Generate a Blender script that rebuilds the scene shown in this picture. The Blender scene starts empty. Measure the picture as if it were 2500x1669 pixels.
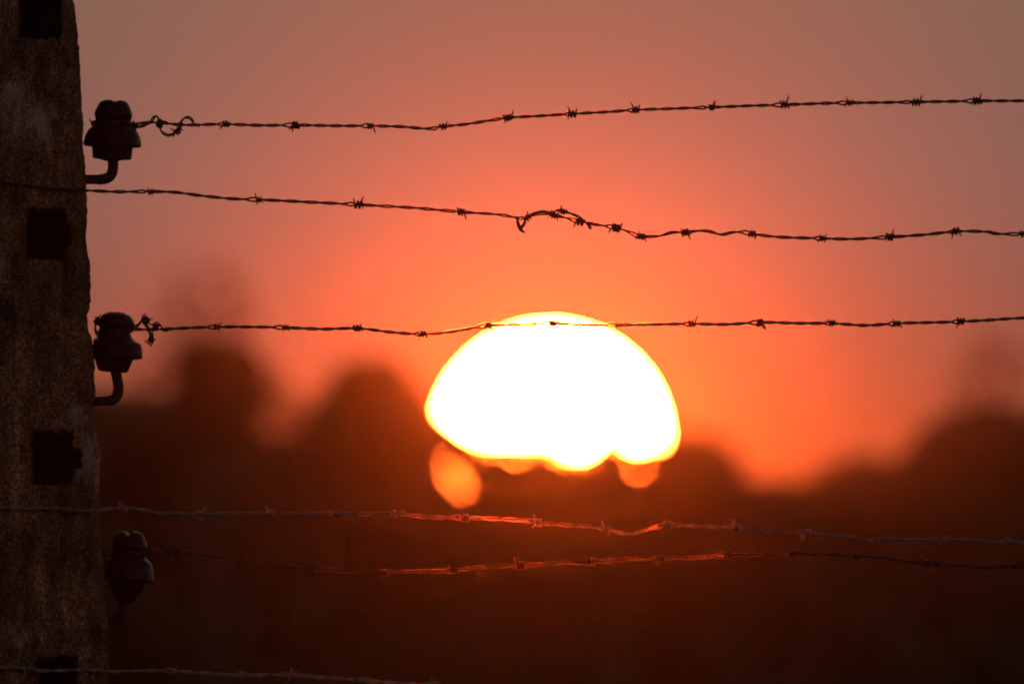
import bpy, bmesh, math, random
from mathutils import Vector, Matrix, noise

# ------------------------------------------------------------------ basics
sc = bpy.context.scene
COL = sc.collection
R = math.radians
FOCAL, SENSOR, D0 = 670.0, 36.0, 23.45          # long lens, distance to the fence
K = SENSOR / 2500.0 / FOCAL                      # angle of one photo pixel
CAMZ = 1.6
TP = 0.02507                                     # tangent of the camera's upward pitch
S = K * D0                                       # metres per photo pixel at the fence


def at(px, py, dist=D0):
    """Point of the upright plane at a given distance that a photo pixel looks at."""
    return Vector(((px - 1250) * K * dist, dist, CAMZ + TP * dist + (834.5 - py) * K * dist))


def fz(py):
    return CAMZ + TP * D0 + (834.5 - py) * S


def lerp_list(pts, t):
    if t <= pts[0][0]:
        return pts[0][1]
    for (a, va), (b, vb) in zip(pts, pts[1:]):
        if t <= b:
            return va + (vb - va) * (t - a) / (b - a)
    return pts[-1][1]


def smooth_path(pts, step):
    """Catmull-Rom through pts, resampled about every `step` metres."""
    out = []
    n = len(pts)
    for i in range(n - 1):
        p0, p1, p2, p3 = pts[max(i - 1, 0)], pts[i], pts[i + 1], pts[min(i + 2, n - 1)]
        k = max(1, int((p2 - p1).length / step))
        for j in range(k):
            t = j / k
            out.append(0.5 * ((2 * p1) + (p2 - p0) * t + (2 * p0 - 5 * p1 + 4 * p2 - p3) * t * t
                              + (3 * p1 - p0 - 3 * p2 + p3) * t ** 3))
    out.append(pts[-1].copy())
    return out


class MB:
    """Collects vertices and faces of one mesh."""

    def __init__(self):
        self.v, self.f = [], []

    def tube(self, path, rad, n=8):
        """rad: number or list per point."""
        m = len(path)
        base = len(self.v)
        up = None
        for i, p in enumerate(path):
            t = (path[min(i + 1, m - 1)] - path[max(i - 1, 0)])
            if t.length < 1e-9:
                t = Vector((1, 0, 0))
            t.normalize()
            if up is None:
                up = Vector((0, 0, 1)) if abs(t.z) < 0.9 else Vector((0, 1, 0))
            up = up - t * up.dot(t)
            if up.length < 1e-6:
                up = t.orthogonal()
            up.normalize()
            s = t.cross(up)
            r = rad[i] if isinstance(rad, (list, tuple)) else rad
            for k in range(n):
                a = 2 * math.pi * k / n
                self.v.append(p + (up * math.cos(a) + s * math.sin(a)) * r)
        for i in range(m - 1):
            for k in range(n):
                a, b = base + i * n + k, base + i * n + (k + 1) % n
                self.f.append((a, a + n, b + n, b))
        self.f.append(tuple(base + k for k in range(n)))
        self.f.append(tuple(base + (m - 1) * n + k for k in reversed(range(n))))

    def lathe(self, prof, seg=56):
        """prof: (r, z) from top to bottom round the local z axis."""
        base = len(self.v)
        for r, z in prof:
            for k in range(seg):
                a = 2 * math.pi * k / seg
                self.v.append(Vector((r * math.cos(a), r * math.sin(a), z)))
        for i in range(len(prof) - 1):
            for k in range(seg):
                a, b = base + i * seg + k, base + i * seg + (k + 1) % seg
                self.f.append((a, a + seg, b + seg, b))
        self.f.append(tuple(base + k for k in range(seg)))
        self.f.append(tuple(base + (len(prof) - 1) * seg + k for k in reversed(range(seg))))

    def box(self, x0, x1, y0, y1, z0, z1, skip_front=False):
        b = len(self.v)
        for x in (x0, x1):
            for y in (y0, y1):
                for z in (z0, z1):
                    self.v.append(Vector((x, y, z)))
        F = [(0, 1, 3, 2), (4, 6, 7, 5), (2, 3, 7, 6), (0, 2, 6, 4), (1, 5, 7, 3)]
        if not skip_front:
            F.append((0, 4, 5, 1))
        for f in F:
            self.f.append(tuple(b + i for i in f))

    def mesh(self, name, mat, smooth=True, origin=None, fix=True, coat=None):
        """coat: (MB, material) of a second surface kept in the same mesh."""
        me = bpy.data.meshes.new(name)
        o = origin or Vector((0, 0, 0))
        n0 = len(self.f)
        if coat:
            k = len(self.v)
            self.v += coat[0].v
            self.f += [tuple(i + k for i in f) for f in coat[0].f]
        me.from_pydata([v - o for v in self.v], [], self.f)
        me.materials.append(mat)
        if coat:
            me.materials.append(coat[1])
            me.polygons.foreach_set("material_index", [0 if i < n0 else 1 for i in range(len(self.f))])
        if fix:
            bm = bmesh.new()
            bm.from_mesh(me)
            bmesh.ops.recalc_face_normals(bm, faces=bm.faces)
            bm.to_mesh(me)
            bm.free()
        if smooth:
            me.polygons.foreach_set("use_smooth", [True] * len(me.polygons))
        me.update()
        return me


def link(name, me, parent=None, loc=None):
    o = bpy.data.objects.new(name, me)
    COL.objects.link(o)
    if parent is not None:
        o.parent = parent
    if loc is not None:
        o.location = loc
    return o


def tag(o, label=None, cat=None, group=None, kind=None):
    if label:
        o["label"] = label
    if cat:
        o["category"] = cat
    if group:
        o["group"] = group
    if kind:
        o["kind"] = kind
    return o


def thing(name, loc, label, cat, group=None):
    o = bpy.data.objects.new(name, None)
    o.empty_display_size = 0.05
    COL.objects.link(o)
    o.location = loc
    return tag(o, label, cat, group)


# ------------------------------------------------------------------ materials
def new_mat(name):
    m = bpy.data.materials.new(name)
    m.use_nodes = True
    nt = m.node_tree
    return m, nt, nt.nodes["Principled BSDF"]


def ramp(nt, fac, stops):
    n = nt.nodes.new("ShaderNodeValToRGB")
    el = n.color_ramp.elements
    while len(el) < len(stops):
        el.new(0.5)
    for e, (p, c) in zip(el, stops):
        e.position = p
        e.color = (*c, 1)
    nt.links.new(fac, n.inputs[0])
    return n.outputs[0]


def noise_tex(nt, scale, detail=4, rough=0.6, vec=None, mapping=None):
    n = nt.nodes.new("ShaderNodeTexNoise")
    n.inputs["Scale"].default_value = scale
    n.inputs["Detail"].default_value = detail
    n.inputs["Roughness"].default_value = rough
    if vec is None:
        vec = nt.nodes.new("ShaderNodeTexCoord").outputs["Object"]
    if mapping:
        mp = nt.nodes.new("ShaderNodeMapping")
        mp.inputs["Scale"].default_value = mapping
        nt.links.new(vec, mp.inputs[0])
        vec = mp.outputs[0]
    nt.links.new(vec, n.inputs["Vector"])
    return n.outputs["Fac"]


def mix(nt, fac, a, b, mode="MIX"):
    n = nt.nodes.new("ShaderNodeMix")
    n.data_type = "RGBA"
    n.blend_type = mode
    for sock, v in ((n.inputs[0], fac), (n.inputs[6], a), (n.inputs[7], b)):
        if hasattr(v, "links"):
            nt.links.new(v, sock)
        elif isinstance(v, tuple):
            sock.default_value = (*v, 1)
        else:
            sock.default_value = v
    return n.outputs[2]


def bump(nt, bsdf, height, dist, strength=1.0):
    b = nt.nodes.new("ShaderNodeBump")
    b.inputs["Distance"].default_value = dist
    b.inputs["Strength"].default_value = strength
    nt.links.new(height, b.inputs["Height"])
    nt.links.new(b.outputs[0], bsdf.inputs["Normal"])


def mat_rust(name, dark, light, rough, metallic=0.0, scale=160):
    m, nt, b = new_mat(name)
    f = noise_tex(nt, scale, 5, 0.65)
    nt.links.new(ramp(nt, f, [(0.35, dark), (0.68, light)]), b.inputs["Base Color"])
    b.inputs["Roughness"].default_value = rough
    b.inputs["Metallic"].default_value = metallic
    bump(nt, b, noise_tex(nt, scale * 6, 3, 0.6), 0.0004, 0.8)
    return m


M_RUST = mat_rust("rusted_wire", (0.012, 0.006, 0.004), (0.05, 0.022, 0.013), 0.42)
M_ZINC = mat_rust("weathered_zinc_wire", (0.13, 0.105, 0.105), (0.34, 0.28, 0.28), 0.32, 0.6)
M_IRON = mat_rust("rusted_iron_rod", (0.028, 0.005, 0.003), (0.06, 0.013, 0.008), 0.75, 0.0, 60)  # rusty iron, with the red of veiling glare put into its colour
M_SOCKET = mat_rust("dark_socket", (0.004, 0.0012, 0.001), (0.010, 0.003, 0.0025), 0.95, 0.0, 60)  # near-black lining set inside the square recesses

# clear shell added round wires and barbs to imitate sun glints along their edges
M_GLINT, nt, b = new_mat("glint_shell")
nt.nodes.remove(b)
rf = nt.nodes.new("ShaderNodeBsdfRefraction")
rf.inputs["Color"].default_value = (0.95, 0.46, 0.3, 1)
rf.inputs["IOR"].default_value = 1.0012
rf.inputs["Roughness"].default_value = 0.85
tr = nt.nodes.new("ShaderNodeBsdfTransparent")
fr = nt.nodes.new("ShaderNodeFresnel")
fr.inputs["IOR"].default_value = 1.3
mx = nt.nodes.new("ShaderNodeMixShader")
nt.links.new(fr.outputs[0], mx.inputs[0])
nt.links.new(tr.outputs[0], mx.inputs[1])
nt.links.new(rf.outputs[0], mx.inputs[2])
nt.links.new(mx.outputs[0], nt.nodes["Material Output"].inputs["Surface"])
GLINT_T = 0.00012

M_PORC, nt, b = new_mat("brown_porcelain")  # brown glaze, base colour reddened to stand in for veiling glare
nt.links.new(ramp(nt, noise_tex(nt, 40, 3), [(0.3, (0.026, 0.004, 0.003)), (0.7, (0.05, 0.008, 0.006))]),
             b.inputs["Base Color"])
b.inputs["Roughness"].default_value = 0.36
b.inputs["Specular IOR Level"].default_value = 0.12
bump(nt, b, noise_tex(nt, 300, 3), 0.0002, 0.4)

# weathered concrete: grain, vertical streaks, pale lime patches, dark algae
M_CONC, nt, b = new_mat("weathered_concrete")
tc = nt.nodes.new("ShaderNodeTexCoord").outputs["Object"]
grain = noise_tex(nt, 380, 6, 0.74, tc, (1, 1, 0.8))
clump_ = noise_tex(nt, 26, 5, 0.62, tc, (1.25, 1, 0.55))
streak = noise_tex(nt, 42, 4, 0.6, tc, (1.6, 1, 0.14))
big = noise_tex(nt, 5.5, 3, 0.5, tc, (1, 1, 0.8))
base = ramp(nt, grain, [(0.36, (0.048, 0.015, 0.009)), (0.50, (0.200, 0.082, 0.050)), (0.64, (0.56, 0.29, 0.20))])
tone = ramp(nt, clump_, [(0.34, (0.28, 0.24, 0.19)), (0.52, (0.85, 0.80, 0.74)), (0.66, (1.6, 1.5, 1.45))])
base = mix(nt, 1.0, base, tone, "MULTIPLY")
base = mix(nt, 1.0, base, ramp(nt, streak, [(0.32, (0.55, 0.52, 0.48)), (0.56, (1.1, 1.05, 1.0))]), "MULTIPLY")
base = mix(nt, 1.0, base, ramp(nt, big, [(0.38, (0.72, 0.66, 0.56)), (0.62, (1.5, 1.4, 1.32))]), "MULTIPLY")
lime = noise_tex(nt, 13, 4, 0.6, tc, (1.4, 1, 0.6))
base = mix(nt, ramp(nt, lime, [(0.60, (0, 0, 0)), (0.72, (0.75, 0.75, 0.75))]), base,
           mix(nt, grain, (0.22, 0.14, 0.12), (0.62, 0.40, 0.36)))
nt.links.new(base, b.inputs["Base Color"])
b.inputs["Roughness"].default_value = 0.92
b.inputs["Specular IOR Level"].default_value = 0.25
bump(nt, b, grain, 0.002, 0.7)


def mat_leaf(name, dark, light):
    m, nt, b = new_mat(name)
    f = noise_tex(nt, 2.3, 4, 0.7)
    nt.links.new(ramp(nt, f, [(0.3, dark), (0.7, light)]), b.inputs["Base Color"])
    b.inputs["Roughness"].default_value = 0.65
    b.inputs["Specular IOR Level"].default_value = 0.2
    return m


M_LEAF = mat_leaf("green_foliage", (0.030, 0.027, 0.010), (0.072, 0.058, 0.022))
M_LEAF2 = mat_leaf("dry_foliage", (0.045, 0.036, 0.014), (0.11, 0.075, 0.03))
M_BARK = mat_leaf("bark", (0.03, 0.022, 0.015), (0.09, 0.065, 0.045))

M_GRASS, nt, b = new_mat("meadow_grass")
nt.links.new(ramp(nt, noise_tex(nt, 0.6, 8, 0.7), [(0.3, (0.03, 0.028, 0.012)), (0.7, (0.10, 0.085, 0.035))]),
             b.inputs["Base Color"])
b.inputs["Roughness"].default_value = 0.95

# ------------------------------------------------------------------ ground
g = MB()
NR, NA = 40, 96
g.v.append(Vector((0, 0, 0)))
for i in range(1, NR + 1):
    r = 1500 * (i / NR) ** 2.2
    for k in range(NA):
        a = 2 * math.pi * k / NA
        x, y = r * math.cos(a), r * math.sin(a)
        z = 0.12 * noise.noise(Vector((x * 0.05, y * 0.05, 1))) if r > 1 else 0.0
        g.v.append(Vector((x, y, z)))
for k in range(NA):
    g.f.append((0, 1 + k, 1 + (k + 1) % NA))
for i in range(NR - 1):
    for k in range(NA):
        a, c = 1 + i * NA + k, 1 + i * NA + (k + 1) % NA
        g.f.append((a, a + NA, c + NA, c))
tag(link("ground", g.mesh("ground", M_GRASS)), kind="structure")

# ------------------------------------------------------------------ concrete post
YF = D0 - 0.11                                    # front face, wires of the near side lie on it
EDGE = [(-2600, 120), (0, 179), (70, 187), (138, 193), (206, 196), (275, 200), (310, 203), (351, 199), (396, 207),
        (430, 208), (482, 211), (540, 212), (575, 208), (616, 212), (640, 219), (695, 220), (752, 219), (768, 211),
        (806, 215), (826, 224), (885, 230), (930, 229), (947, 233), (975, 230), (985, 223), (1015, 223), (1043, 229),
        (1089, 242), (1119, 246), (1147, 241), (1215, 242), (1284, 241), (1320, 246), (1394, 253), (1454, 256),
        (1514, 262), (1589, 264), (1648, 266), (2600, 330), (5600, 480)]
SOCK = [  # (x0, x1, y0, y1) photo pixels, several rectangles make one ragged opening
    [(45, 148, -60, 92)],
    [(64, 158, 510, 632), (158, 173, 552, 600)],
    [(79, 178, 1052, 1182), (178, 197, 1097, 1145)],
    [(91, 188, 1604, 1742)],
]


def wx(px):
    return (px - 1250) * K * YF


def wz(py):
    return CAMZ + TP * YF + (834.5 - py) * K * YF


def in_sock(px, py):
    j = 4.0 * noise.noise(Vector((px * 0.06, py * 0.06, 3.3))) + 3.0 * noise.noise(Vector((px * 0.17, py * 0.17, 8.3)))
    for rs in SOCK:
        for x0, x1, y0, y1 in rs:
            if x0 + j < px < x1 + j and y0 + j < py < y1 + j:
                return True
    return False


rows = []
py = wz(0)
ys = []
p = -2300.0
while p < -140:
    ys.append(p)
    p += 60
while p < 1800:
    ys.append(p)
    p += 5.5
zmin_py = 834.5 + (CAMZ + TP * YF + 0.15) / (K * YF)
while p < zmin_py:
    ys.append(p)
    p += 90
post = MB()
CH = 0.013
NF = 92
for yy in ys:
    e = lerp_list(EDGE, yy)
    left = -240 - (yy / 1669.0) * 70
    z = wz(yy)
    xr, xl = wx(e), wx(left)
    ring = []
    for i in range(NF):                                  # front face, left to right
        t = i / (NF - 1)
        x = xl + (xr - CH - xl) * t
        px = 1250 + x / (K * YF)
        y = YF
        if in_sock(px, yy):
            y = YF + 0.055
        else:
            y += 0.0022 * noise.noise(Vector((x * 55, 0, z * 40))) + 0.0014 * noise.noise(Vector((x * 190, 5, z * 160)))
            y += 0.0016 * max(0, noise.noise(Vector((x * 90, 9, z * 70))) - 0.25) * 4
        ring.append(Vector((x, y, z)))
    for i in range(1, 7):                                # chamfered arris
        t = i / 6
        n1 = 0.0016 * noise.noise(Vector((t * 2, 2, z * 120))) + 0.0012 * noise.noise(Vector((t * 3, 7, z * 330)))
        ring.append(Vector((xr - CH + CH * t + n1 * (t > 0.5), YF + CH * t - n1 * 0.6, z)))
    for i in range(1, 22):                               # side face, leaning away from the camera
        t = i / 21
        n1 = 0.0018 * noise.noise(Vector((t * 16, 1, z * 60)))
        ring.append(Vector((xr - 0.016 * t + n1, YF + CH + 0.24 * t, z)))
    ring.append(Vector((xl + 0.012, YF + CH + 0.24, z)))
    ring.append(Vector((xl - 0.004, YF + 0.12, z)))
    rows.append(ring)
n = len(rows[0])
for ring in rows:
    post.v.extend(ring)
for i in range(len(rows) - 1):
    for k in range(n):
        a, c = i * n + k, i * n + (k + 1) % n
        post.f.append((a, a + n, c + n, c))
post.f.append(tuple(range(n)))
post.f.append(tuple((len(rows) - 1) * n + k for k in reversed(range(n))))
PO = Vector((wx(20), YF + 0.12, 0))
post_root = thing("fence_post", PO, "tapering weathered concrete fence post with dark square sockets in its face", "fence post")
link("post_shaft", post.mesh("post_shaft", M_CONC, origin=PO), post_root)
for rs in SOCK:
    s = MB()
    x0, x1, y0, y1 = rs[0]
    s.box(wx(x0 + 7), wx(x1 - 7), YF + 0.030, YF + 0.052, wz(y1 - 8), wz(y0 + 8), True)
    if len(rs) > 1:
        a0, a1, b0, b1 = rs[1]
        s.box(wx(a0 - 4), wx(a1 - 6), YF + 0.030, YF + 0.050, wz(b1 - 5), wz(b0 + 5), True)
    link("socket", s.mesh("socket", M_SOCKET, False, PO), post_root)

# ------------------------------------------------------------------ insulators
def insulator(axis_px, prof, tilt, groove, groove_dir, hook, seed, label, chip=None):
    top, bot = prof[0][1], prof[-1][1]
    mid = at(axis_px, (top + bot) / 2, D0)
    root = thing("insulator", mid, label, "insulator", "porcelain insulators on the concrete post")
    body = MB()
    # resample the profile finely
    pr = []
    for (r0, z0), (r1, z1) in zip(prof, prof[1:]):
        k = max(1, int(math.hypot(r1 - r0, z1 - z0) / 2.5))
        for j in range(k):
            t = j / k
            pr.append(((r0 + (r1 - r0) * t) * S, ((top + bot) / 2 - (z0 + (z1 - z0) * t)) * S))
    pr.append((prof[-1][0] * S, ((top + bot) / 2 - prof[-1][1]) * S))
    body.lathe(pr, 64)
    ztop = ((top + bot) / 2 - top) * S
    ca, sa = math.cos(R(groove_dir)), math.sin(R(groove_dir))
    for v in body.v:
        if groove and v.z > ztop - 45 * S:
            d = abs(v.x * ca + v.y * sa)
            w = 13 * S
            if d < w:
                v.z -= groove * S * (math.cos(d / w * math.pi) * 0.5 + 0.5) * min(1, (v.z - ztop + 45 * S) / (35 * S))
        nn = noise.noise(v * 60 + Vector((seed, 0, 0)))
        v.x += 0.0006 * nn
        v.z += 0.0005 * noise.noise(v * 80 + Vector((0, seed, 0)))
        if chip is not None and v.x < chip * S:
            v.x = chip * S + 0.0015 * noise.noise(v * 200)
    rot = Matrix.Rotation(R(tilt), 3, "Y")
    for i, v in enumerate(body.v):
        body.v[i] = rot @ v
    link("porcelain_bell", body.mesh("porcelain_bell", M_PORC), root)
    h = MB()
    path = smooth_path([at(x, y, D0) - mid for x, y in hook], 0.002)
    rr = [13.0 * S * (1 + 0.03 * noise.noise(q * 90)) * (1.0 if i < len(path) * .55 else 0.9) for i, q in enumerate(path)]
    h.tube(path, rr, 18)
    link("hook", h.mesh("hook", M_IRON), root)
    return root


insulator(275, [(0, 246), (14, 244.5), (25, 244.5), (34, 250), (41, 262), (46, 274), (47, 280), (45, 287), (43, 296), (45, 305),
                (51, 310), (60, 319), (67, 333), (71, 350), (71, 355), (67, 358), (52, 356), (50, 358), (48.5, 372), (47, 386),
                (44, 388), (28, 390), (15, 393), (0, 393)], 2.0, 4.0, 12,
          [(275, 386), (275.5, 405), (273, 422), (264, 433), (248, 437.5), (225, 438), (180, 437)], 1.0,
          "dark porcelain insulator on a bent hook, uppermost on the post")
insulator(280, [(0, 761), (18, 762), (34, 769), (43, 781), (46, 790), (45, 795), (39, 803), (37, 811), (40, 820), (48, 829),
                (60, 834), (65, 838), (68, 850), (70, 866), (68, 872), (49, 876), (46, 880), (40, 897), (36, 905), (31, 908),
                (0, 908)], 3.5, 0, 0,
          [(281, 900), (286, 925), (289, 948), (284, 968), (272, 977), (252, 979), (190, 982)], 2.0,
          "smooth domed porcelain insulator, middle one of three, level with the sun", chip=-51)
insulator(313, [(0, 1299), (14, 1296), (27, 1299), (36, 1310), (42, 1324), (44, 1333), (42, 1341), (39, 1349), (40, 1357), (45, 1363),
                (54, 1369), (60, 1381), (63, 1398), (65, 1413), (62, 1418), (44, 1421), (43, 1430), (36, 1444), (25, 1460), (18, 1471),
                (0, 1471)], 3.5, 11, -14,
          [(303, 1464), (303, 1484), (299, 1500), (288, 1510), (270, 1513), (200, 1514)], 3.0,
          "split-topped porcelain insulator against the dark trees, lowest on the post", chip=-54)

# ------------------------------------------------------------------ barbed wires
RS = 0.00106                                      # strand radius


def barb_mesh(seed, mat):
    """Two short wires coiled side by side round the strands, four cut points."""
    rnd = random.Random(seed)
    m, coat = MB(), MB()
    rb = 0.00108
    pitch = 0.0044 * rnd.uniform(0.92, 1.12)
    turns = rnd.uniform(1.8, 2.25)
    for w in range(2):
        rh = 0.0040 + 0.0006 * w + rnd.uniform(-0.0004, 0.0004)
        ph = rnd.uniform(0, 2 * math.pi)
        x0 = -pitch * turns / 2 + (-0.5 + w) * pitch * 0.5
        pts = []
        N = int(14 * turns)
        for i in range(N + 1):
            a = ph + 2 * math.pi * turns * i / N
            q = rh * (1 + 0.10 * math.sin(3.1 * a + seed))
            pts.append(Vector((x0 + pitch * turns * i / N + rnd.uniform(-1, 1) * 0.0002, q * math.cos(a), q * math.sin(a))))
        for end in (0, 1):
            p = pts[0] if end == 0 else pts[-1]
            q = pts[1] if end == 0 else pts[-2]
            d = (p - q).normalized()
            d.x += (-1 if end == 0 else 1) * rnd.uniform(0.0, 0.5)
            rad = Vector((0, p.y, p.z)).normalized()
            d = (d + rad * rnd.uniform(0.3, 0.9)).normalized()
            ln = rnd.uniform(0.0060, 0.0105) if end == 0 else rnd.uniform(0.0022, 0.0062)
            ext = [p + d * ln * t for t in (0.35, 0.7, 1.0)]
            pts = ext[::-1] + pts if end == 0 else pts + ext
        rr = [rb] * len(pts)
        rr[0], rr[1], rr[-1], rr[-2] = rb * 0.3, rb * 0.75, rb * 0.3, rb * 0.75
        m.tube(pts, rr, 12)
        coat.tube(pts, [r + GLINT_T for r in rr], 12)
    return m.mesh("barb", mat, coat=(coat, M_GLINT))


BARBS = {}
for mm in (M_RUST, M_ZINC):
    BARBS[mm.name] = [barb_mesh(s * 7 + 3, mm) for s in range(9)]


def wire(pts_px, barbs_px, dist, mat, label, seed, pitch=0.039, extra=(), group="barbed wires strung along the fence"):
    rnd = random.Random(seed)
    pts_px = list(pts_px) + [(6800, pts_px[-1][1] - 6)]     # the wires run on past the picture
    barbs_px = list(barbs_px)
    q = max(barbs_px) + 160
    while q < 4600:
        barbs_px.append(q)
        q += rnd.uniform(145, 180)
    if pts_px[0][0] < 0:
        pts_px = [(-3000, pts_px[0][1] - 5)] + pts_px
        q = min(barbs_px) - 170
        while q > -2200:
            barbs_px.append(q)
            q -= rnd.uniform(150, 190)
    ctrl = [at(x, y, dist) for x, y in pts_px]
    axis = smooth_path(ctrl, 0.0025)
    o = axis[0].copy()
    root = thing("barbed_wire", o, label, "barbed wire", group)
    axis = [p - o for p in axis]
    px_of = lambda p: 1250 + (p.x + o.x) / (K * dist)
    bx = sorted(barbs_px)
    length = 0.0
    ph0 = rnd.uniform(0, 6.28)
    offs = ([], [])
    for i, p in enumerate(axis):
        if i:
            length += (p - axis[i - 1]).length
        a = ph0 + 2 * math.pi * length / pitch + 0.7 * noise.noise(Vector((length * 6, seed, 0)))
        x = px_of(p)
        op = 0.0
        for q in bx:                               # the strands part just before a barb
            d = (x - (q - 14)) / 17.0
            if abs(d) < 1:
                op = max(op, (1 - d * d) ** 2)
        r = RS * (1.10 + 0.2 * max(0, noise.noise(Vector((length * 25, seed, 4)))) + 1.2 * op)
        wob = Vector((0, noise.noise(Vector((length * 9, seed, 8))), noise.noise(Vector((length * 11, seed, 12))))) * 0.0007
        for s in (0, 1):
            b_ = a + math.pi * s
            offs[s].append(p + wob + Vector((0, math.cos(b_) * r, math.sin(b_) * r)))
    for s in (0, 1):
        m = MB()
        rr = [RS * (1 + 0.10 * noise.noise(q * 260) + 0.06 * noise.noise(q * 900)) for q in offs[s]]
        m.tube(offs[s], rr, 16)
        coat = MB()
        coat.tube(offs[s], [r + GLINT_T * max(0.25, 0.8 + 1.6 * noise.noise(q * 55)) for r, q in zip(rr, offs[s])], 16)
        link("strand", m.mesh("strand", mat, coat=(coat, M_GLINT)), root)
    for q in bx:
        j = min(range(len(axis)), key=lambda i: abs(px_of(axis[i]) - q))
        t = (axis[min(j + 2, len(axis) - 1)] - axis[max(j - 2, 0)]).normalized()
        side = Vector((0, 0, 1)).cross(t).normalized()
        up = t.cross(side)
        rot = Matrix((t, side, up)).transposed().to_4x4() @ Matrix.Rotation(rnd.uniform(0, 6.28), 4, "X")
        if rnd.random() < 0.3:
            rot = rot @ Matrix.Rotation(math.pi, 4, "Z")
        b_ = link("barb", rnd.choice(BARBS[mat.name]), root)
        b_.matrix_local = Matrix.Translation(axis[j]) @ rot @ Matrix.Scale(rnd.uniform(0.70, 0.93), 4)
    # loose ends and splices: (name, list of (px, py, depth in metres), barbs on it)
    for name, pl, bl in extra:
        path = smooth_path([at(x, y, dist) + Vector((0, dz, 0)) - o for x, y, dz in pl], 0.0016)
        m = MB()
        ln = 0.0
        two = ([], [])
        for i, p in enumerate(path):
            if i:
                ln += (p - path[i - 1]).length
            t = (path[min(i + 1, len(path) - 1)] - path[max(i - 1, 0)]).normalized()
            u = t.cross(Vector((0.2, 1, 0.1))).normalized()
            v = t.cross(u)
            a = 2 * math.pi * ln / 0.042 + seed
            for s in (0, 1):
                c = a + math.pi * s
                two[s].append(p + (u * math.cos(c) + v * math.sin(c)) * RS * 1.05)
        for s in (0, 1):
            m.tube(two[s], RS * 0.96, 14)
        e = link(name, m.mesh(name, mat), root)
        for f in bl:
            j = int(f * (len(path) - 1))
            t = (path[min(j + 1, len(path) - 1)] - path[max(j - 1, 0)]).normalized()
            side = t.cross(Vector((0.1, 1, 0.2))).normalized()
            rot = Matrix((t, side, t.cross(side))).transposed().to_4x4() @ Matrix.Rotation(rnd.uniform(0, 6.28), 4, "X")
            b_ = link("barb", rnd.choice(BARBS[mat.name]), e)
            b_.matrix_local = Matrix.Translation(path[j]) @ rot @ Matrix.Scale(0.78, 4)
    return root


def Z(l):                                          # points read off a 2349-wide view of the photograph
    return [(x * 1.0643, y * 1.0643) for x, y in l]


def wrap(cx, cy, r, n=20, a0=0, a1=360):
    """Loop round an insulator neck, seen edge on."""
    out = []
    for i in range(n + 1):
        a = R(a0 + (a1 - a0) * i / n)
        out.append((cx + r * math.sin(a), cy + 4 * math.sin(a * 0.5), -r * S * math.cos(a)))
    return out


NEAR = YF - 0.004                                  # wires lying on the front of the post
# 1 - top wire, dead-ended on the uppermost insulator
w1 = [(321, 302), (352, 300), (378, 299), (402, 301), (430, 304), (470, 305)] + Z(
    [(517, 284.5), (600, 287), (677, 287), (760, 288), (850, 289), (920, 291), (985, 295), (1017, 290), (1075, 284), (1165, 270),
     (1240, 265), (1313, 261), (1390, 257), (1458, 252), (1550, 249), (1633, 246), (1720, 242), (1800, 240), (1950, 236),
     (2102, 234), (2243, 231), (2349, 231)]) + [(3000, 240), (4200, 262)]
wire(w1, [a * 1.0643 for a in (517, 677, 850, 1017, 1165, 1313, 1458, 1633, 1800, 1950, 2102, 2243)] + [2540, 2700],
     D0, M_RUST, "rusty barbed wire tied to the uppermost insulator with a curled tail", 11,
     extra=[("wire_tail", [(319, 305, 0), (336, 309, -.004), (352, 307, -.004), (366, 299, 0), (376, 285, .004), (383, 284, .005), (389, 296, .004),
                           (389, 308, -.001), (395, 322, -.005), (408, 330, -.006), (424, 327, -.005), (438, 317, -.003), (441, 300, 0),
                           (448, 289, .004), (458, 286, .005), (468, 292, .004), (475, 304, .001), (488, 306, -.002)], [0.05, 0.40, 0.66]),
            ("neck_loop", wrap(275, 300, 46), [0.1, 0.8])])
# 2 - second wire, crosses the front of the post, spliced near the middle
w2 = [(-1400, 400)] + Z([(-200, 412), (0, 420), (100, 430), (197, 436), (270, 440), (345, 440), (400, 441), (460, 448), (530, 455), (595, 458),
        (700, 463), (822, 469), (940, 476), (1058, 486), (1120, 490), (1150, 493)]) + [(1255, 530), (1283, 534), (1300, 526), (1326, 521),
        (1352, 525), (1378, 531), (1405, 539), (1430, 544), (1456, 549), (1505, 556), (1533, 565), (1556, 575), (1571, 577), (1590, 577),
        (1610, 576), (1630, 570), (1645, 567), (1674, 567), (1712, 563), (1735, 565), (1755, 571), (1768, 571), (1790, 566), (1815, 566)] + Z(
        [(1727, 536), (1790, 544), (1887, 547), (1960, 548), (2042, 544), (2120, 538), (2193, 530), (2260, 531), (2349, 537)]) + [(3000, 560), (4200, 540)]
wire(w2, [-120] + [a * 1.0643 for a in (345, 595, 822, 1058)] + [1350, 1416, 1505, 1568, 1676] + [a * 1.0643 for a in (1727, 1887, 2042, 2193, 2346)] + [2680],
     NEAR, M_RUST, "rusty barbed wire with a knotted splice midway, crossing before the post", 23, pitch=0.047,
     extra=[("splice_tail", [(1262, 532, -.003), (1264, 545, -.005), (1270, 556, -.004), (1278, 549, -.001), (1284, 536, .002), (1296, 525, .003), (1318, 516, .003),
                             (1345, 519, .003), (1362, 513, .003), (1374, 516, .003), (1392, 520, .003), (1405, 526, .002), (1420, 535, 0), (1434, 546, -.003),
                             (1443, 559, -.004)], [0.26, 0.66]),
            ("splice_end", [(1262, 530, .003), (1268, 555, .002), (1273, 562, 0), (1280, 567, -.002)], [])])
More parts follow.
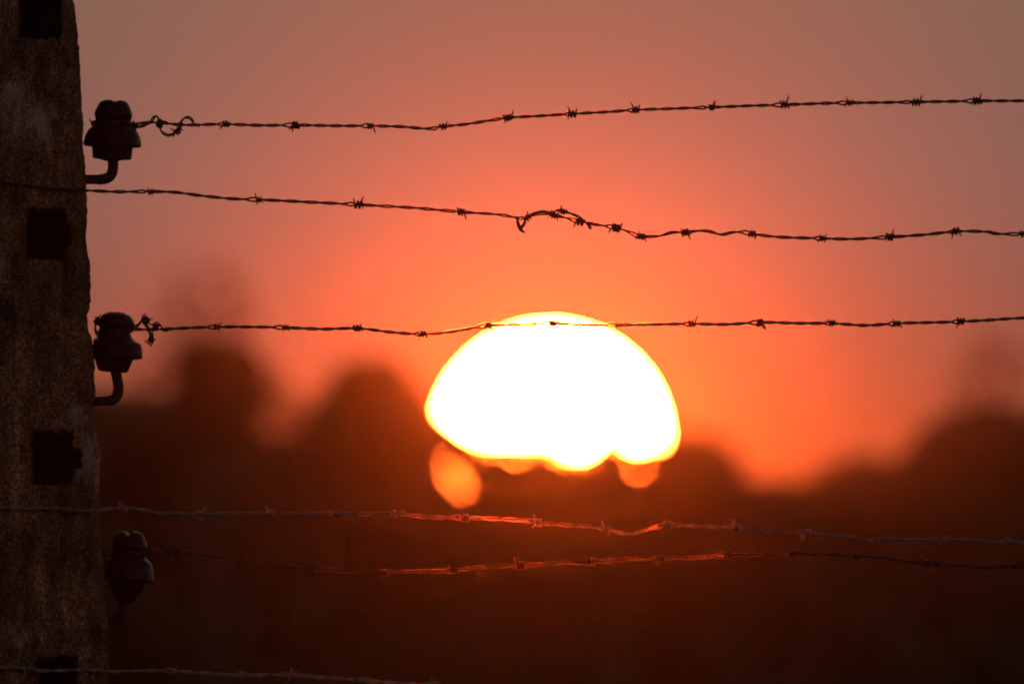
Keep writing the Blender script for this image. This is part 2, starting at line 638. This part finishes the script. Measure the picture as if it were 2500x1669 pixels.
# 3 - third wire, crosses the sun, dead-ended on the middle insulator
w3 = [(320, 803), (356, 804.5), (395, 803.5), (430, 802)] + Z(
    [(430, 752), (497, 750), (580, 750), (657, 751), (740, 754), (820, 753), (900, 762), (970, 766), (1040, 760), (1120, 746), (1200, 744.5),
     (1270, 742), (1340, 745), (1420, 745), (1500, 744), (1587, 742), (1665, 744), (1745, 740), (1830, 741), (1908, 741), (1985, 746),
     (2057, 742), (2130, 740), (2205, 737), (2280, 733), (2349, 729)]) + [(3000, 750), (4200, 770)]
wire(w3, [a * 1.0643 for a in (497, 657, 820, 970, 1120, 1268, 1420, 1588, 1746, 1908, 2057, 2207)] + [2540, 2700],
     D0, M_RUST, "rusty barbed wire crossing the upper rim of the sun, tied to the middle insulator", 37,
     extra=[("wire_tail", [(320, 802, .002), (338, 792, .003), (345, 781, .002), (352, 777, 0), (360, 783, -.002), (360, 776, -.003), (354, 790, 0), (360, 799, .003), (366, 817, .004),
                           (366, 834, .002), (371, 824, -.003), (372, 806, -.004), (380, 795, -.003), (392, 795, .001), (396, 803, .004),
                           (404, 806, 0), (412, 803, -.003)], [0.22, 0.33, 0.62, 0.8]),
            ("neck_loop", [(243, 776, 0), (234, 790, -.004), (233, 805, -.006), (240, 818, -.012)] + wrap(280, 806, 41, a0=-60, a1=90), [0.1])])
# 4 - fourth wire, pale zinc, crosses the front of the post
w4 = [(-1400, 1220), (-300, 1234), (0, 1239), (68, 1241), (136, 1241), (191, 1246), (238, 1245), (285, 1240), (341, 1243), (392, 1252), (477, 1254),
      (579, 1251), (681, 1253), (800, 1253), (904, 1253), (983, 1254), (1041, 1261), (1136, 1263), (1194, 1265), (1279, 1270), (1330, 1277), (1415, 1282),
      (1464, 1287), (1510, 1299), (1538, 1303), (1566, 1297), (1604, 1285), (1643, 1280), (1706, 1284), (1783, 1287), (1860, 1293), (1911, 1298),
      (1949, 1299), (1975, 1299), (2002, 1305), (2079, 1312), (2117, 1319), (2168, 1316), (2232, 1317), (2385, 1318), (2500, 1324), (3100, 1330), (4200, 1310)]
wire(w4, [-140, 160, 302, 487, 660, 820, 975, 1136, 1312, 1478, 1630, 1798, 1968, 2160, 2303, 2474, 2640],
     NEAR, M_ZINC, "pale grey barbed wire glinting red right below the sun, crossing before the post", 41, pitch=0.045)
# 5 - fifth wire, from the lowest insulator
w5 = [(352, 1341), (390, 1345), (433, 1346), (511, 1355), (593, 1370), (647, 1379), (700, 1384), (768, 1386), (853, 1394), (938, 1395), (1041, 1394),
      (1109, 1391), (1177, 1382), (1272, 1379), (1347, 1374), (1442, 1370), (1528, 1364), (1620, 1362), (1706, 1359), (1778, 1354), (1860, 1353),
      (1939, 1351), (2028, 1353), (2099, 1357), (2155, 1361), (2206, 1368), (2283, 1375), (2360, 1380), (2424, 1385), (2500, 1382), (3100, 1390), (4200, 1400)]
wire(w5, [433, 585, 765, 938, 1110, 1272, 1442, 1615, 1778, 1940, 2095, 2255, 2290, 2315, 2400, 2480, 2640],
     D0, M_RUST, "dark rusty barbed wire running from the lowest insulator", 53,
     extra=[("neck_loop", wrap(312, 1350, 43), [0.15]),
            ("wire_tail", [(350, 1348, 0), (372, 1350, -.004), (392, 1343, -.003), (405, 1345, .003), (420, 1350, .002), (440, 1344, -.003), (455, 1347, .002)], [0.6, 0.75])])
# 6 - lowest wire
w6 = [(-1400, 1610), (-300, 1622), (0, 1628), (45, 1629), (104, 1636), (149, 1636), (209, 1634), (262, 1638), (358, 1636), (417, 1637), (507, 1643), (596, 1647),
      (700, 1646), (779, 1652), (853, 1658), (958, 1666), (1047, 1671), (1136, 1677), (1250, 1684), (1500, 1696), (2500, 1720), (4200, 1720)]
wire(w6, [-110, 50, 240, 425, 590, 720, 890, 1060, 1250, 1420],
     NEAR, M_ZINC, "pale grey barbed wire lowest on the post, leaving through the bottom edge", 61, pitch=0.045)

# ------------------------------------------------------------------ trees
def leaf_cards(m, c, r, n, size, rnd):
    for _ in range(n):
        d = Vector((rnd.gauss(0, 1), rnd.gauss(0, 1), rnd.gauss(0, 1))).normalized()
        p = c + d * r * rnd.uniform(0.72, 1.12)
        u = Vector((rnd.gauss(0, 1), rnd.gauss(0, 1), rnd.gauss(0, 1))).normalized()
        v = u.orthogonal().normalized()
        s = size * rnd.uniform(0.6, 1.3)
        b_ = len(m.v)
        m.v += [p - u * s, p + v * s * 0.55, p + u * s, p - v * s * 0.55]
        m.f.append((b_, b_ + 1, b_ + 2, b_ + 3))


ICO = bmesh.new()
bmesh.ops.create_icosphere(ICO, subdivisions=2, radius=1.0)
ICO_V = [v.co.copy() for v in ICO.verts]
ICO_F = [tuple(v.index for v in f.verts) for f in ICO.faces]
ICO.free()


def core(m, c, r, seed):
    b_ = len(m.v)
    for v in ICO_V:
        k = 0.86 + 0.28 * noise.noise(v * 1.7 + c * 1.3 + Vector((seed, 0, 0)))
        m.v.append(c + v * r * k)
    m.f += [tuple(b_ + i for i in f) for f in ICO_F]


def tree(D, tops, trunk_px, seed, label, mat=None, r=0.42, solid=True, down=2600, leaf=0.085, dens=150, deep=1.3, low=1.6, name="tree", sparse=(), screens=()):
    """Crown whose upper outline passes through `tops` (photo pixels) at distance D; clumps fill it downwards."""
    rnd = random.Random(seed)
    mat = mat or M_LEAF
    m = MB()
    centres = []
    x0, x1 = tops[0][0], tops[-1][0]
    pxm = 1.0 / (K * D)
    rp = r * pxm
    x = x0 + rp * 0.6
    zlow = low
    xs = []
    while x <= x1 - rp * 0.4:
        xs.append(x)
        x += rp * 0.62
    for x in xs:
        top = lerp_list(tops, x)
        c = at(x, top + rp, D)
        z = c.z
        first = True
        while z > zlow:
            cc = Vector((c.x + (0 if first else rnd.uniform(-.25, .25) * r), D + (rnd.uniform(-.25, .25) if first else rnd.uniform(-deep, deep)), z))
            rr = r * (rnd.uniform(0.92, 1.02) if first else rnd.uniform(0.95, 1.5))
            centres.append((cc, rr))
            z -= r * rnd.uniform(0.7, 1.0)
            first = False
    for cc, rr in centres:
        if solid:
            core(m, cc, rr * 0.9, seed)
        leaf_cards(m, cc, rr, dens, leaf, rnd)
    for (sx, sy, sr, sn) in sparse:                 # thin twiggy outer foliage
        for _ in range(sn):
            a, q = rnd.uniform(0, 6.28), sr * math.sqrt(rnd.random())
            c = at(sx + q * math.cos(a), sy + q * math.sin(a), D + rnd.uniform(-0.8, 0.8))
            leaf_cards(m, c, 0.10, 5, 0.06, rnd)
    for top_line, ybot, holes in screens:           # close-set small leaves with a few chinks between them
        x = top_line[0][0]
        while x < top_line[-1][0]:
            y = lerp_list(top_line, x)
            while y < ybot:
                px, py_ = x + rnd.uniform(-.6, .6), y + rnd.uniform(-.6, .6)
                if all(math.hypot(px - hx, py_ - hy) > hr + 5.0 for hx, hy, hr in holes):
                    c = at(px, py_, D + rnd.uniform(-0.35, 0.35))
                    sz = 5.4 * K * D
                    a = rnd.uniform(0, 6.28)
                    u = Vector((math.cos(a), rnd.uniform(-.4, .4), math.sin(a))) * sz
                    v = Vector((-math.sin(a), rnd.uniform(-.4, .4), math.cos(a))) * sz * 0.8
                    b_ = len(m.v)
                    m.v += [c - u, c + v, c + u, c - v]
                    m.f.append((b_, b_ + 1, b_ + 2, b_ + 3))
                y += 2.4
            x += 2.4
    bx = (trunk_px - 1250) * K * D
    base = Vector((bx, D, 0))
    root = thing(name, base, label, "tree", "trees along the horizon")
    link("crown", m.mesh("crown", mat, False, base, fix=False), root)
    t = MB()
    topz = max(c.z for c, _ in centres)
    path = smooth_path([Vector((bx, D, -0.15)), Vector((bx + .06, D + .05, topz * .3)), Vector((bx - .05, D, topz * .65)), Vector((bx, D, topz * 0.93))], 0.4)
    t.tube(path, [0.20 * (1 - 0.8 * i / len(path)) + 0.02 for i in range(len(path))], 10)
    for cc, rr in rnd.sample(centres, min(9, len(centres))):
        s = path[min(len(path) - 1, int(len(path) * max(0.2, min(0.85, (cc.z - 1.2) / topz))))]
        mid_ = (s + cc) * 0.5 + Vector((0, 0, -0.15))
        pp = smooth_path([s, mid_, cc], 0.3)
        t.tube(pp, [0.07 * (1 - 0.75 * i / len(pp)) for i in range(len(pp))], 6)
    for (sx, sy, sr, sn) in sparse:
        for k in range(9):
            a = rnd.uniform(0, 6.28)
            e = at(sx + sr * 0.95 * math.cos(a), sy + sr * 0.95 * math.sin(a), D + rnd.uniform(-.5, .5))
            s = at(sx + rnd.uniform(-.2, .2) * sr, sy + sr * 1.1, D)
            pp = smooth_path([s, (s + e) * 0.5 + Vector((0, 0, .1)), e], 0.2)
            t.tube(pp, [0.035 * (1 - 0.8 * i / len(pp)) for i in range(len(pp))], 5)
    link("trunk", t.mesh("trunk", M_BARK, True, base), root)
    return root


SUNLINE = [(1160, 1066), (1200, 1072), (1280, 1074), (1330, 1070), (1370, 1084), (1395, 1104), (1425, 1104), (1450, 1084), (1490, 1050),
           (1505, 1052), (1535, 1080)]
rh = random.Random(5)
CHINKS = []
hx = 1185.0
while hx < 1525:
    CHINKS.append((hx, lerp_list(SUNLINE, hx) + rh.uniform(9, 20), rh.uniform(-0.5, 0.1)))
    hx += rh.uniform(30, 60)
hx = 1200.0
while hx < 1520:
    CHINKS.append((hx, lerp_list(SUNLINE, hx) + rh.uniform(24, 34), rh.uniform(-0.8, -0.4)))
    hx += rh.uniform(60, 110)
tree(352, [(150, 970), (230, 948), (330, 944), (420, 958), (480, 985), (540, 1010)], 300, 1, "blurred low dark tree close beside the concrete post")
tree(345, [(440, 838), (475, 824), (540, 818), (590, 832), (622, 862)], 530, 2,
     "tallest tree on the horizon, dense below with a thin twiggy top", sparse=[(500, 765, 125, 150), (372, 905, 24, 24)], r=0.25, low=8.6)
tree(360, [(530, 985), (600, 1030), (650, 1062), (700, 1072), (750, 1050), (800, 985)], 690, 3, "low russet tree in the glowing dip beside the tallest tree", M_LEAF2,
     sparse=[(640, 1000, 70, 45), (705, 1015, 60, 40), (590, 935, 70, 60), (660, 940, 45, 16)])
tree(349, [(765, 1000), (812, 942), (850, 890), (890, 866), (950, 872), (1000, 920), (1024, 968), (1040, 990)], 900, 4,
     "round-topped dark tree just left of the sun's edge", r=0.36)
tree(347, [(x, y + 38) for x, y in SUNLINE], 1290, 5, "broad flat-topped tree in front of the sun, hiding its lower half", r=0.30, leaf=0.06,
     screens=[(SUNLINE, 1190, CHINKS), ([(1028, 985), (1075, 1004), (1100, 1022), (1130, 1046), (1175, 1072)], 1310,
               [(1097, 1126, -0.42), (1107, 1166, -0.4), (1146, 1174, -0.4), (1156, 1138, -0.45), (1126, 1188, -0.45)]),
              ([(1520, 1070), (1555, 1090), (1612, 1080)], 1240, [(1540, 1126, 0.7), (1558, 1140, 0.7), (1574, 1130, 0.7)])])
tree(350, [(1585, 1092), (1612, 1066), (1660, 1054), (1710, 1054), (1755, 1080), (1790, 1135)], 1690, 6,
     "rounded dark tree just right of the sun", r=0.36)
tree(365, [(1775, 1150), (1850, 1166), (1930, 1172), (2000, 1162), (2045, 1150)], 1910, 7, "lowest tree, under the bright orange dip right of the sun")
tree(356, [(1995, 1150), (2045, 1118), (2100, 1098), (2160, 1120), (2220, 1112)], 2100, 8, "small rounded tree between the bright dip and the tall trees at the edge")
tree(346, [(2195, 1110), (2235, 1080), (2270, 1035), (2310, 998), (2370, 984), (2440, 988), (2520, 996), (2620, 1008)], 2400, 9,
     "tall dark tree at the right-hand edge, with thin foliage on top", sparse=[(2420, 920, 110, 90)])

# the wood behind reads as one dark mass
rnd = random.Random(99)
wd = MB()
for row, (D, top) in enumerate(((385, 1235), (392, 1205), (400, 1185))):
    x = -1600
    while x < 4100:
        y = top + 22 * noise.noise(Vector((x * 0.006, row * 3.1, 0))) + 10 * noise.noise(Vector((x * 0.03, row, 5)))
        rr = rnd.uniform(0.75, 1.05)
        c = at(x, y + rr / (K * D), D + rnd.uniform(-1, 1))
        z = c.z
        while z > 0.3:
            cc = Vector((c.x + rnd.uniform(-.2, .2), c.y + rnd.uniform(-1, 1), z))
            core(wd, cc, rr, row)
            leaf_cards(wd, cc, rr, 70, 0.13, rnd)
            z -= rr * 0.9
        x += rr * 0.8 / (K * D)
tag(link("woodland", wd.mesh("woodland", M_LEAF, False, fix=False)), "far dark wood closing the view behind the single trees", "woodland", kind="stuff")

# ------------------------------------------------------------------ the sun, low behind the trees
SD = 5000.0
SUN_PX, SUN_PY = 1344.0, 1072.0
sdir = Vector(((SUN_PX - 1250) * K, 1.0, TP + (834.5 - SUN_PY) * K)).normalized()
SUN_EL = math.asin(sdir.z)
SUN_AZ = math.atan2(sdir.x, sdir.y)
me = bpy.data.meshes.new("sun")
bm = bmesh.new()
bmesh.ops.create_icosphere(bm, subdivisions=4, radius=1.0)
for v in bm.verts:
    v.co.x *= 266 * K * SD
    v.co.y *= 266 * K * SD
    v.co.z *= 259 * K * SD                          # flattened by refraction near the horizon
bm.to_mesh(me)
bm.free()
M_SUN, nt, b = new_mat("sun_light")
nt.nodes.remove(b)
em = nt.nodes.new("ShaderNodeEmission")
em.inputs["Color"].default_value = (1.0, 0.115, 0.012, 1)
em.inputs["Strength"].default_value = 1150.0
nt.links.new(em.outputs[0], nt.nodes["Material Output"].inputs["Surface"])
me.materials.append(M_SUN)
sun = link("sun", me, None, Vector((0, 0, CAMZ)) + sdir * SD)
tag(sun, "blinding white setting sun half hidden behind the tree line", "sun")

# ------------------------------------------------------------------ sky
w = bpy.data.worlds.new("World")
sc.world = w
w.use_nodes = True
nt = w.node_tree
bg = nt.nodes["Background"]
sky = nt.nodes.new("ShaderNodeTexSky")
sky.sky_type = "NISHITA"
sky.sun_disc = False
sky.sun_elevation = SUN_EL
sky.sun_rotation = SUN_AZ
sky.air_density = 1.0
sky.dust_density = 10.0
sky.ozone_density = 1.0
bg.inputs["Strength"].default_value = 0.15
nt.links.new(sky.outputs[0], bg.inputs["Color"])
SKYTEST = False
if not SKYTEST:
    # aureole of the low sun in the dusty air
    geo = nt.nodes.new("ShaderNodeTexCoord").outputs["Generated"]
    nrm = nt.nodes.new("ShaderNodeVectorMath"); nrm.operation = "NORMALIZE"
    nt.links.new(geo, nrm.inputs[0])
    sub = nt.nodes.new("ShaderNodeVectorMath"); sub.operation = "SUBTRACT"
    nt.links.new(nrm.outputs[0], sub.inputs[0])
    sub.inputs[1].default_value = sdir
    ln = nt.nodes.new("ShaderNodeVectorMath"); ln.operation = "LENGTH"
    nt.links.new(sub.outputs[0], ln.inputs[0])

    def expo(width, amp):
        a = nt.nodes.new("ShaderNodeMath"); a.operation = "MULTIPLY"
        nt.links.new(ln.outputs["Value"], a.inputs[0]); a.inputs[1].default_value = -1.0 / width
        e = nt.nodes.new("ShaderNodeMath"); e.operation = "EXPONENT"
        nt.links.new(a.outputs[0], e.inputs[0])
        s = nt.nodes.new("ShaderNodeMath"); s.operation = "MULTIPLY"
        nt.links.new(e.outputs[0], s.inputs[0]); s.inputs[1].default_value = amp
        return s.outputs[0]
    bg2 = nt.nodes.new("ShaderNodeBackground")
    bg2.inputs["Color"].default_value = (1.0, 0.15, 0.02, 1)
    nt.links.new(expo(0.0140, 0.68), bg2.inputs["Strength"])
    # smoky twilight band that hugs the horizon all round
    sep = nt.nodes.new("ShaderNodeSeparateXYZ")
    nt.links.new(nrm.outputs[0], sep.inputs[0])
    ab = nt.nodes.new("ShaderNodeMath"); ab.operation = "ABSOLUTE"
    nt.links.new(sep.outputs["Z"], ab.inputs[0])
    m1 = nt.nodes.new("ShaderNodeMath"); m1.operation = "MULTIPLY"
    nt.links.new(ab.outputs[0], m1.inputs[0]); m1.inputs[1].default_value = -1.0 / 0.30
    m2 = nt.nodes.new("ShaderNodeMath"); m2.operation = "EXPONENT"
    nt.links.new(m1.outputs[0], m2.inputs[0])
    bg3 = nt.nodes.new("ShaderNodeBackground")
    bg3.inputs["Color"].default_value = (0.21, 0.125, 0.092, 1)
    far = nt.nodes.new("ShaderNodeMapRange")        # the glow is paler and stronger away from the sun's murk
    nt.links.new(ln.outputs["Value"], far.inputs[0])
    far.inputs[1].default_value, far.inputs[2].default_value = 0.08, 0.9
    far.inputs[3].default_value, far.inputs[4].default_value = 1.0, 2.4
    m3 = nt.nodes.new("ShaderNodeMath"); m3.operation = "MULTIPLY"
    nt.links.new(m2.outputs[0], m3.inputs[0]); nt.links.new(far.outputs[0], m3.inputs[1])
    nt.links.new(m3.outputs[0], bg3.inputs["Strength"])
    add3 = nt.nodes.new("ShaderNodeAddShader")
    nt.links.new(bg2.outputs[0], add3.inputs[0])
    nt.links.new(bg3.outputs[0], add3.inputs[1])
    # the lower the line of sight, the more green and blue the air takes out
    red = nt.nodes.new("ShaderNodeMapRange")
    nt.links.new(sep.outputs["Z"], red.inputs[0])
    red.inputs[1].default_value, red.inputs[2].default_value = 0.015, 0.036
    red.inputs[3].default_value, red.inputs[4].default_value = 0.0, 1.0
    red.interpolation_type = "SMOOTHSTEP"
    for bgx, lo, hi in ((bg2, (1.0, 0.055, 0.0), (1.0, 0.105, 0.006)), (bg3, (0.12, 0.047, 0.018), (0.116, 0.112, 0.101))):
        nt.links.new(mix(nt, red.outputs[0], lo, hi), bgx.inputs["Color"])
    add = nt.nodes.new("ShaderNodeAddShader")
    nt.links.new(bg.outputs[0], add.inputs[0])
    nt.links.new(add3.outputs[0], add.inputs[1])
    nt.links.new(add.outputs[0], nt.nodes["World Output"].inputs["Surface"])

# ------------------------------------------------------------------ haze
HAZE = 3.3e-5
if HAZE:
    h = MB()
    h.box(-1540, 1540, -1540, 1540, -1.3, 16.0)
    M_HAZE, nt, b = new_mat("haze")
    nt.nodes.remove(b)
    pv = nt.nodes.new("ShaderNodeVolumePrincipled")
    pv.inputs["Color"].default_value = (0.98, 0.80, 0.62, 1)
    pv.inputs["Density"].default_value = HAZE
    pv.inputs["Anisotropy"].default_value = 0.99
    nt.links.new(pv.outputs[0], nt.nodes["Material Output"].inputs["Volume"])
    hz = link("haze", h.mesh("haze", M_HAZE, False))
    tag(hz, "thin evening haze filling the air over the meadow", "haze", kind="stuff")

# ------------------------------------------------------------------ camera and render settings
cam = bpy.data.cameras.new("camera")
cam.lens = FOCAL
cam.sensor_width = SENSOR
cam.clip_start = 0.1
cam.clip_end = 20000
cam.dof.use_dof = True
cam.dof.focus_distance = D0 - 0.04
cam.dof.aperture_fstop = FOCAL / 55.0
co = bpy.data.objects.new("camera", cam)
COL.objects.link(co)
co.location = (0, 0, CAMZ)
co.rotation_euler = (R(90) + math.atan(TP), 0, 0)
sc.camera = co
sc.view_settings.view_transform = "Standard"
sc.view_settings.look = "None"
sc.view_settings.exposure = 0
sc.view_settings.gamma = 1
sc.cycles.use_adaptive_sampling = False
sc.cycles.use_denoising = True
sc.cycles.filter_width = 2.0
sc.cycles.max_bounces = 8
sc.cycles.blur_glossy = 0.0
